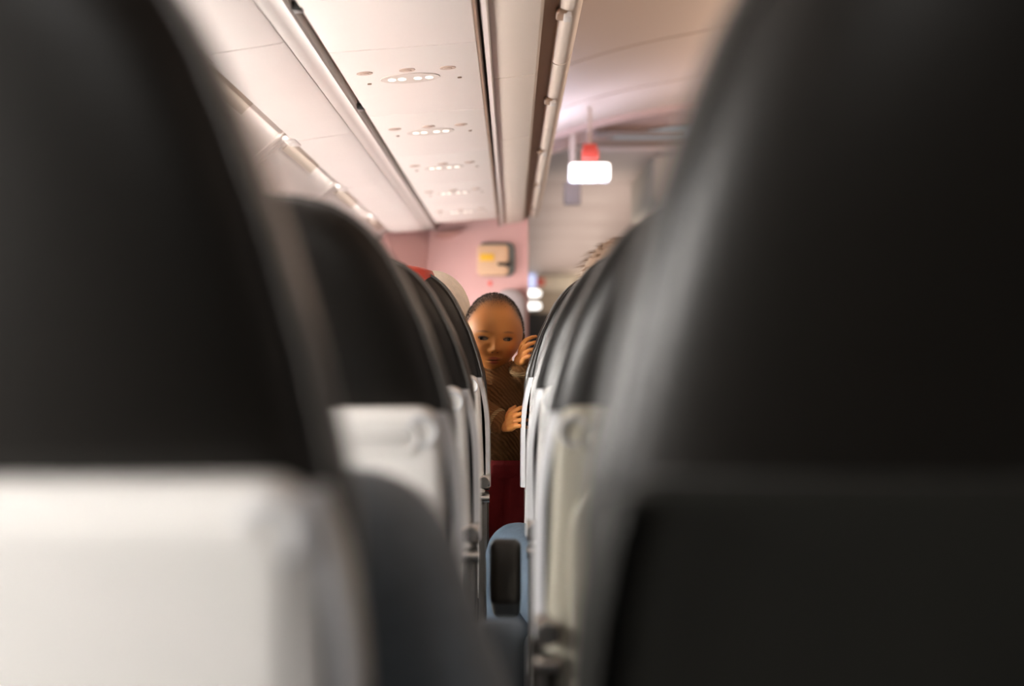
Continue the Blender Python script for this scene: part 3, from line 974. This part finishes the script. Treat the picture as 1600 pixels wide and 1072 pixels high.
def head_shape(nv):
    """unit direction -> head point; face looks along -Y, z up, metres"""
    x, yv, z = nv
    px, py, pz = x * 0.0635, yv * 0.079, z * 0.0845
    # skull is full at the top, face narrows to a small chin
    low = sstep(0.005, -0.085, pz)
    px *= 1 - 0.30 * low ** 1.5
    py *= 1 - (0.16 if py < 0 else 0.34) * low ** 1.3
    if py < 0:                                     # flatter face
        f = sstep(0.0, -0.079, py)
        py *= 1 - 0.07 * f
        w_ = sstep(0.0, -0.045, py)
        d = 0.0
        d += 0.0045 * (gs(px, pz, 0.036, -0.036, 0.020, 0.020) + gs(px, pz, -0.036, -0.036, 0.020, 0.020))    # cheeks
        d += 0.003 * gs(px, pz, 0, 0.030, 0.05, 0.022)                                                        # forehead
        d -= 0.0055 * (gs(px, pz, 0.0255, -0.010, 0.014, 0.0085) + gs(px, pz, -0.0255, -0.010, 0.014, 0.0085))  # sockets
        d += 0.0022 * (gs(px, pz, 0.0255, 0.005, 0.016, 0.006) + gs(px, pz, -0.0255, 0.005, 0.016, 0.006))    # brow
        d += 0.0045 * gs(px, pz, 0, -0.020, 0.0055, 0.014)                                                    # bridge
        d += 0.0082 * gs(px, pz, 0, -0.0325, 0.0075, 0.0068)                                                  # nose tip
        d += 0.0042 * (gs(px, pz, 0.009, -0.035, 0.005, 0.005) + gs(px, pz, -0.009, -0.035, 0.005, 0.005))    # wings
        d -= 0.002 * gs(px, pz, 0, -0.0445, 0.004, 0.005)                                                     # philtrum
        d += 0.0062 * gs(px, pz, 0, -0.0525, 0.0135, 0.0036)                                                  # upper lip
        d += 0.0060 * gs(px, pz, 0, -0.0605, 0.0110, 0.0040)                                                  # lower lip
        d -= 0.0060 * gs(px, pz, 0, -0.0563, 0.0130, 0.0016)                                                  # mouth line
        d += 0.0045 * gs(px, pz, 0, -0.078, 0.013, 0.009)                                                     # chin
        py -= d * w_
    return Vector((px, py, pz))


def ico_head(n=150, m=110):
    V, F = sphere((0, 0, 0), 1.0, n, m)
    return [HC + HR @ head_shape(v.normalized()) for v in V], F


def ear(sx):
    c = Vector((sx * 0.0595, 0.010, -0.018))
    pts = []
    for i in range(13):
        a = -0.5 * PI + 1.75 * PI * i / 12 * 0.86
        pts.append(HC + HR @ (c + Vector((sx * (0.004 + 0.004 * math.sin(a)), 0.009 * math.cos(a) + 0.004, 0.016 * math.sin(a)))))
    return join(tube(pts, 0.0032, 8), sphere(HC + HR @ (c + Vector((sx * 0.001, 0.003, 0))), (0.004, 0.009, 0.015), 12, 8))


neck0 = HC + Vector((0.004, 0.012, -0.075))
chest = Vector((BX + 0.010, BY + 0.015, CZ - 0.130))
belly = Vector((BX + 0.018, BY + 0.015, CZ - 0.200))
hipb = Vector((BX + 0.022, BY + 0.015, CZ - 0.250))
# raised hand on the right seat, and the lower hand on its cheek
elU = Vector((0.030, BY + 0.010, CZ - 0.105)); wrU = Vector((0.0180, BY - 0.040, CZ - 0.032))
shU = chest + Vector((0.052, 0.0, 0.040))
shL = chest + Vector((-0.058, -0.005, 0.040))
elL = Vector((BX - 0.038, BY - 0.075, CZ - 0.135)); wrL = Vector((-0.014, BY - 0.120, CZ - 0.166))
hipR = hipb + Vector((0.028, 0, -0.01)); hipL = hipb + Vector((-0.028, 0, -0.01))
ftR = Vector((0.005, BY + 0.02, 0.478)); ftL = Vector((-0.060, BY + 0.03, 0.478))
knR = (hipR + ftR) / 2 + Vector((0.004, -0.012, 0)); knL = (hipL + ftL) / 2 + Vector((0, -0.012, 0))

baby = empty('baby', (BX, BY, 0.478), 'baby in brown knit and red trousers peeking through the gap between seats', 'baby')
BO = Vector(baby.location)
parts = [ico_head(), ear(1), ear(-1),
         limb([(neck0 + Vector((0, 0, 0.03)), 0.036), (chest + Vector((0, 0, 0.055)), 0.034)]),
         sphere(chest, (0.060, 0.045, 0.060)), sphere(belly, (0.058, 0.050, 0.06)), sphere(hipb, (0.056, 0.048, 0.045)),
         limb([(shU, 0.024), (elU, 0.021), (wrU, 0.014)]), limb([(shL, 0.024), (elL, 0.021), (wrL, 0.014)]),
         limb([(hipR, 0.032), (knR, 0.027), (ftR + Vector((0, 0, 0.015)), 0.018), (ftR + Vector((0, -0.035, 0.002)), 0.015)]),
         limb([(hipL, 0.032), (knL, 0.027), (ftL + Vector((0, 0, 0.015)), 0.018), (ftL + Vector((0, -0.035, 0.002)), 0.015)])]
parts += hand_parts(wrU, (0.18, -0.80, 0.45), (1.0, 0.15, 0.1), 0.082, 0.8, 1, 0.0044)
parts += hand_parts(wrL, (0.45, -0.75, 0.35), (0.85, 0.45, -0.1), 0.080, 0.8, 1, 0.0043)
HRi = HR.inverted()


def baby_tone(co):
    p = HRi @ (Vector(co) + BO - HC)
    base = Vector((0.53, 0.205, 0.052))
    if p.z > -0.10 and p.length < 0.13:
        if p.y < 0.01:
            ch = gs(p.x, p.z, 0.036, -0.040, 0.018, 0.016) + gs(p.x, p.z, -0.036, -0.040, 0.018, 0.016)
            base = base.lerp(Vector((0.56, 0.175, 0.050)), min(1, ch) * 0.5)
            lip = max(gs(p.x, p.z, 0, -0.0520, 0.0150, 0.0042), gs(p.x, p.z, 0, -0.0605, 0.0120, 0.0045))
            if p.y < -0.03: base = base.lerp(Vector((0.38, 0.075, 0.036)), sstep(0.3, 0.75, lip) * 0.95)
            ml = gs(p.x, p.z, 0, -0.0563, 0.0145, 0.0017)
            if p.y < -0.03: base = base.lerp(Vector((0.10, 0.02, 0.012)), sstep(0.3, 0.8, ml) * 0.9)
            for sx in (1, -1):
                br = gs(p.x, p.z + 0.10 * abs(abs(p.x) - 0.026), sx * 0.027, 0.0058, 0.015, 0.0032)
                base = base.lerp(Vector((0.20, 0.085, 0.04)), sstep(0.3, 0.9, br) * 0.7)
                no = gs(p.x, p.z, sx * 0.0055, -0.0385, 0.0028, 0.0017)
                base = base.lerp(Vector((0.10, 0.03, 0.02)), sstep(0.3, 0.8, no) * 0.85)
        # shaved scalp: skin darkened by stubble, receding in front
        line = 0.064 - 0.032 * sstep(0.022, 0.062, abs(p.x)) - 0.075 * sstep(-0.045, 0.02, p.y)
        hairf = sstep(line - 0.020, line + 0.020, p.z)
        base = base.lerp(Vector((0.085, 0.042, 0.022)), hairf * 0.92)
    return base


body = fuse('body', [rel(p, BO) for p in parts], 0.0015, 2, M['skin_baby'], baby, tone=baby_tone)
# short fuzzy hair
V, F = [], []
rnd = random.Random(3)
cnt = 0
while cnt < 9000:
    nv = Vector((rnd.gauss(0, 1), rnd.gauss(0, 1), rnd.gauss(0, 1))).normalized()
    if nv.z < -0.4: continue
    p = head_shape(nv)
    line = 0.064 - 0.032 * sstep(0.022, 0.062, abs(p.x)) - 0.075 * sstep(-0.045, 0.02, p.y)
    if rnd.random() > sstep(line - 0.012, line + 0.026, p.z) ** 1.5: continue
    nrm = Vector((p.x / 0.0635 ** 2, p.y / 0.079 ** 2, p.z / 0.0845 ** 2)).normalized()
    tang = Vector((rnd.uniform(-.4, .4), 0.5 + rnd.uniform(-.4, .4), rnd.uniform(-.3, .3)))
    dirn = (nrm + tang * 0.9).normalized()
    q = p + dirn * rnd.uniform(0.0035, 0.0065)
    sd = dirn.cross(nrm)
    sd = (sd.normalized() if sd.length > 1e-4 else nrm.orthogonal()) * 0.00028
    b0 = p - nrm * 0.0008
    V += [HC + HR @ (b0 - sd) - BO, HC + HR @ (b0 + sd) - BO, HC + HR @ q - BO]
    F.append((cnt * 3, cnt * 3 + 1, cnt * 3 + 2))
    cnt += 1
hair = mesh('hair', (V, F), M['hair_k'], baby, kind='stuff')

# eyes: almond eyeball, dark iris, upper lid fold with lash line
def face_y(x, z):
    best = None
    lo = Vector((x / 0.0635, -0.9, z / 0.0845))
    nv = lo.normalized()
    for _ in range(30):
        p = head_shape(nv)
        nv = Vector((nv.x + (x - p.x) / 0.0635 * 0.8, nv.y, nv.z + (z - p.z) / 0.0845 * 0.8)).normalized()
    return head_shape(nv).y


for sx in (1, -1):
    ex_, ez_ = sx * 0.0262, -0.0105
    fy = face_y(ex_, ez_)
    n = 24
    def alm(t, sx=sx):
        a = 2 * PI * t
        x = 0.0098 * math.cos(a)
        zz = (0.0040 if math.sin(a) > 0 else 0.0031) * abs(math.sin(a)) ** 1.1 * (1 if math.sin(a) > 0 else -1)
        return x, zz + 0.07 * x * sx
    rings = []
    for k, sc in enumerate((1.0, 0.8, 0.55, 0.28, 0.02)):
        ring = []
        for i in range(n):
            x, z = alm(i / n)
            yy = face_y(ex_ + x, ez_ + z) if k == 0 else None
            xx, zz = x * sc, z * sc
            y0 = face_y(ex_ + xx, ez_ + zz) - 0.0002 - 0.0011 * (1 - sc * sc)
            ring.append(HC + HR @ Vector((ex_ + xx, y0, ez_ + zz)) - BO)
        rings.append(ring)
    ey = mesh('eye', loft(rings), M['eye_w'], baby)
    irx = -0.0004
    ic = Vector((ex_ + irx, fy - 0.0010, ez_ + 0.0004))
    iv = []
    for sc, dy in ((1, 0.0), (0.7, -0.0005), (0.05, -0.0008)):
        iv.append([HC + HR @ (ic + Vector((0.0058 * sc * math.cos(2 * PI * i / n), dy, min(0.0037, max(-0.0031, 0.0054 * math.sin(2 * PI * i / n))) * sc))) - BO for i in range(n)])
    mesh('iris', loft(iv), M['iris'], ey)
    up = []
    cr = []
    for i in range(11):
        x, z = alm(0.5 * i / 10)
        y0 = face_y(ex_ + x, ez_ + z)
        up.append(HC + HR @ Vector((ex_ + x, y0 - 0.0009, ez_ + z + 0.0002)) - BO)
        cr.append(HC + HR @ Vector((ex_ + x * 1.1, face_y(ex_ + x * 1.1, ez_ + z + 0.0022) - 0.0004, ez_ + z + 0.0022)) - BO)
    mesh('lash_line', tube(up, [0.0004] + [0.0008] * 9 + [0.0004], 6), M['lash'], baby)
    mesh('eyelid', tube(cr, [0.0004] + [0.0011] * 9 + [0.0004], 6), M['lid'], baby)

# clothing
sw = [limb([(neck0 + Vector((0.002, 0.004, -0.012)), 0.046), (chest + Vector((0, 0, 0.035)), 0.058)]),
      sphere(chest, (0.074, 0.060, 0.070)), sphere(belly, (0.072, 0.064, 0.066)), sphere(hipb + Vector((0, 0, 0.02)), (0.070, 0.060, 0.045)),
      limb([(chest + Vector((0.03, 0, 0.03)), 0.042), (shU, 0.036), (elU, 0.032), (wrU * 0.75 + elU * 0.25, 0.025)]),
      limb([(chest + Vector((-0.03, 0, 0.03)), 0.042), (shL, 0.038), (elL, 0.034), (wrL * 0.75 + elL * 0.25, 0.027)])]
sweater = fuse('knit_top', [rel(p, BO) for p in sw], 0.003, 4, M['brown_knit'], baby)
for wr, el in ((wrU, elU), (wrL, elL)):
    d = (wr - el).normalized()
    c0 = wr - d * 0.022
    u = d.orthogonal().normalized(); v = d.cross(u)
    rg = [c0 + u * 0.021 * math.cos(2 * PI * i / 24) + v * 0.021 * math.sin(2 * PI * i / 24) - BO for i in range(24)]
    mesh('cuff', tube(rg, 0.0075, 8, True), M['cuff'], sweater)
rg = [neck0 + Vector((0.042 * math.cos(2 * PI * i / 28), 0.040 * math.sin(2 * PI * i / 28) + 0.004, -0.014 - 0.010 * (1 if math.sin(2 * PI * i / 28) < 0 else 0) * abs(math.sin(2 * PI * i / 28)))) - BO for i in range(28)]
mesh('collar', tube(rg, 0.009, 8, True), M['brown_knit'], sweater)
tr = [sphere(hipb + Vector((0, 0, -0.005)), (0.066, 0.058, 0.05)),
      limb([(hipR, 0.046), (knR, 0.040), (ftR + Vector((0, 0, 0.04)), 0.034)]),
      limb([(hipL, 0.046), (knL, 0.040), (ftL + Vector((0, 0, 0.04)), 0.034)])]
fuse('trousers', [rel(p, BO) for p in tr], 0.003, 4, M['redcloth'], baby)
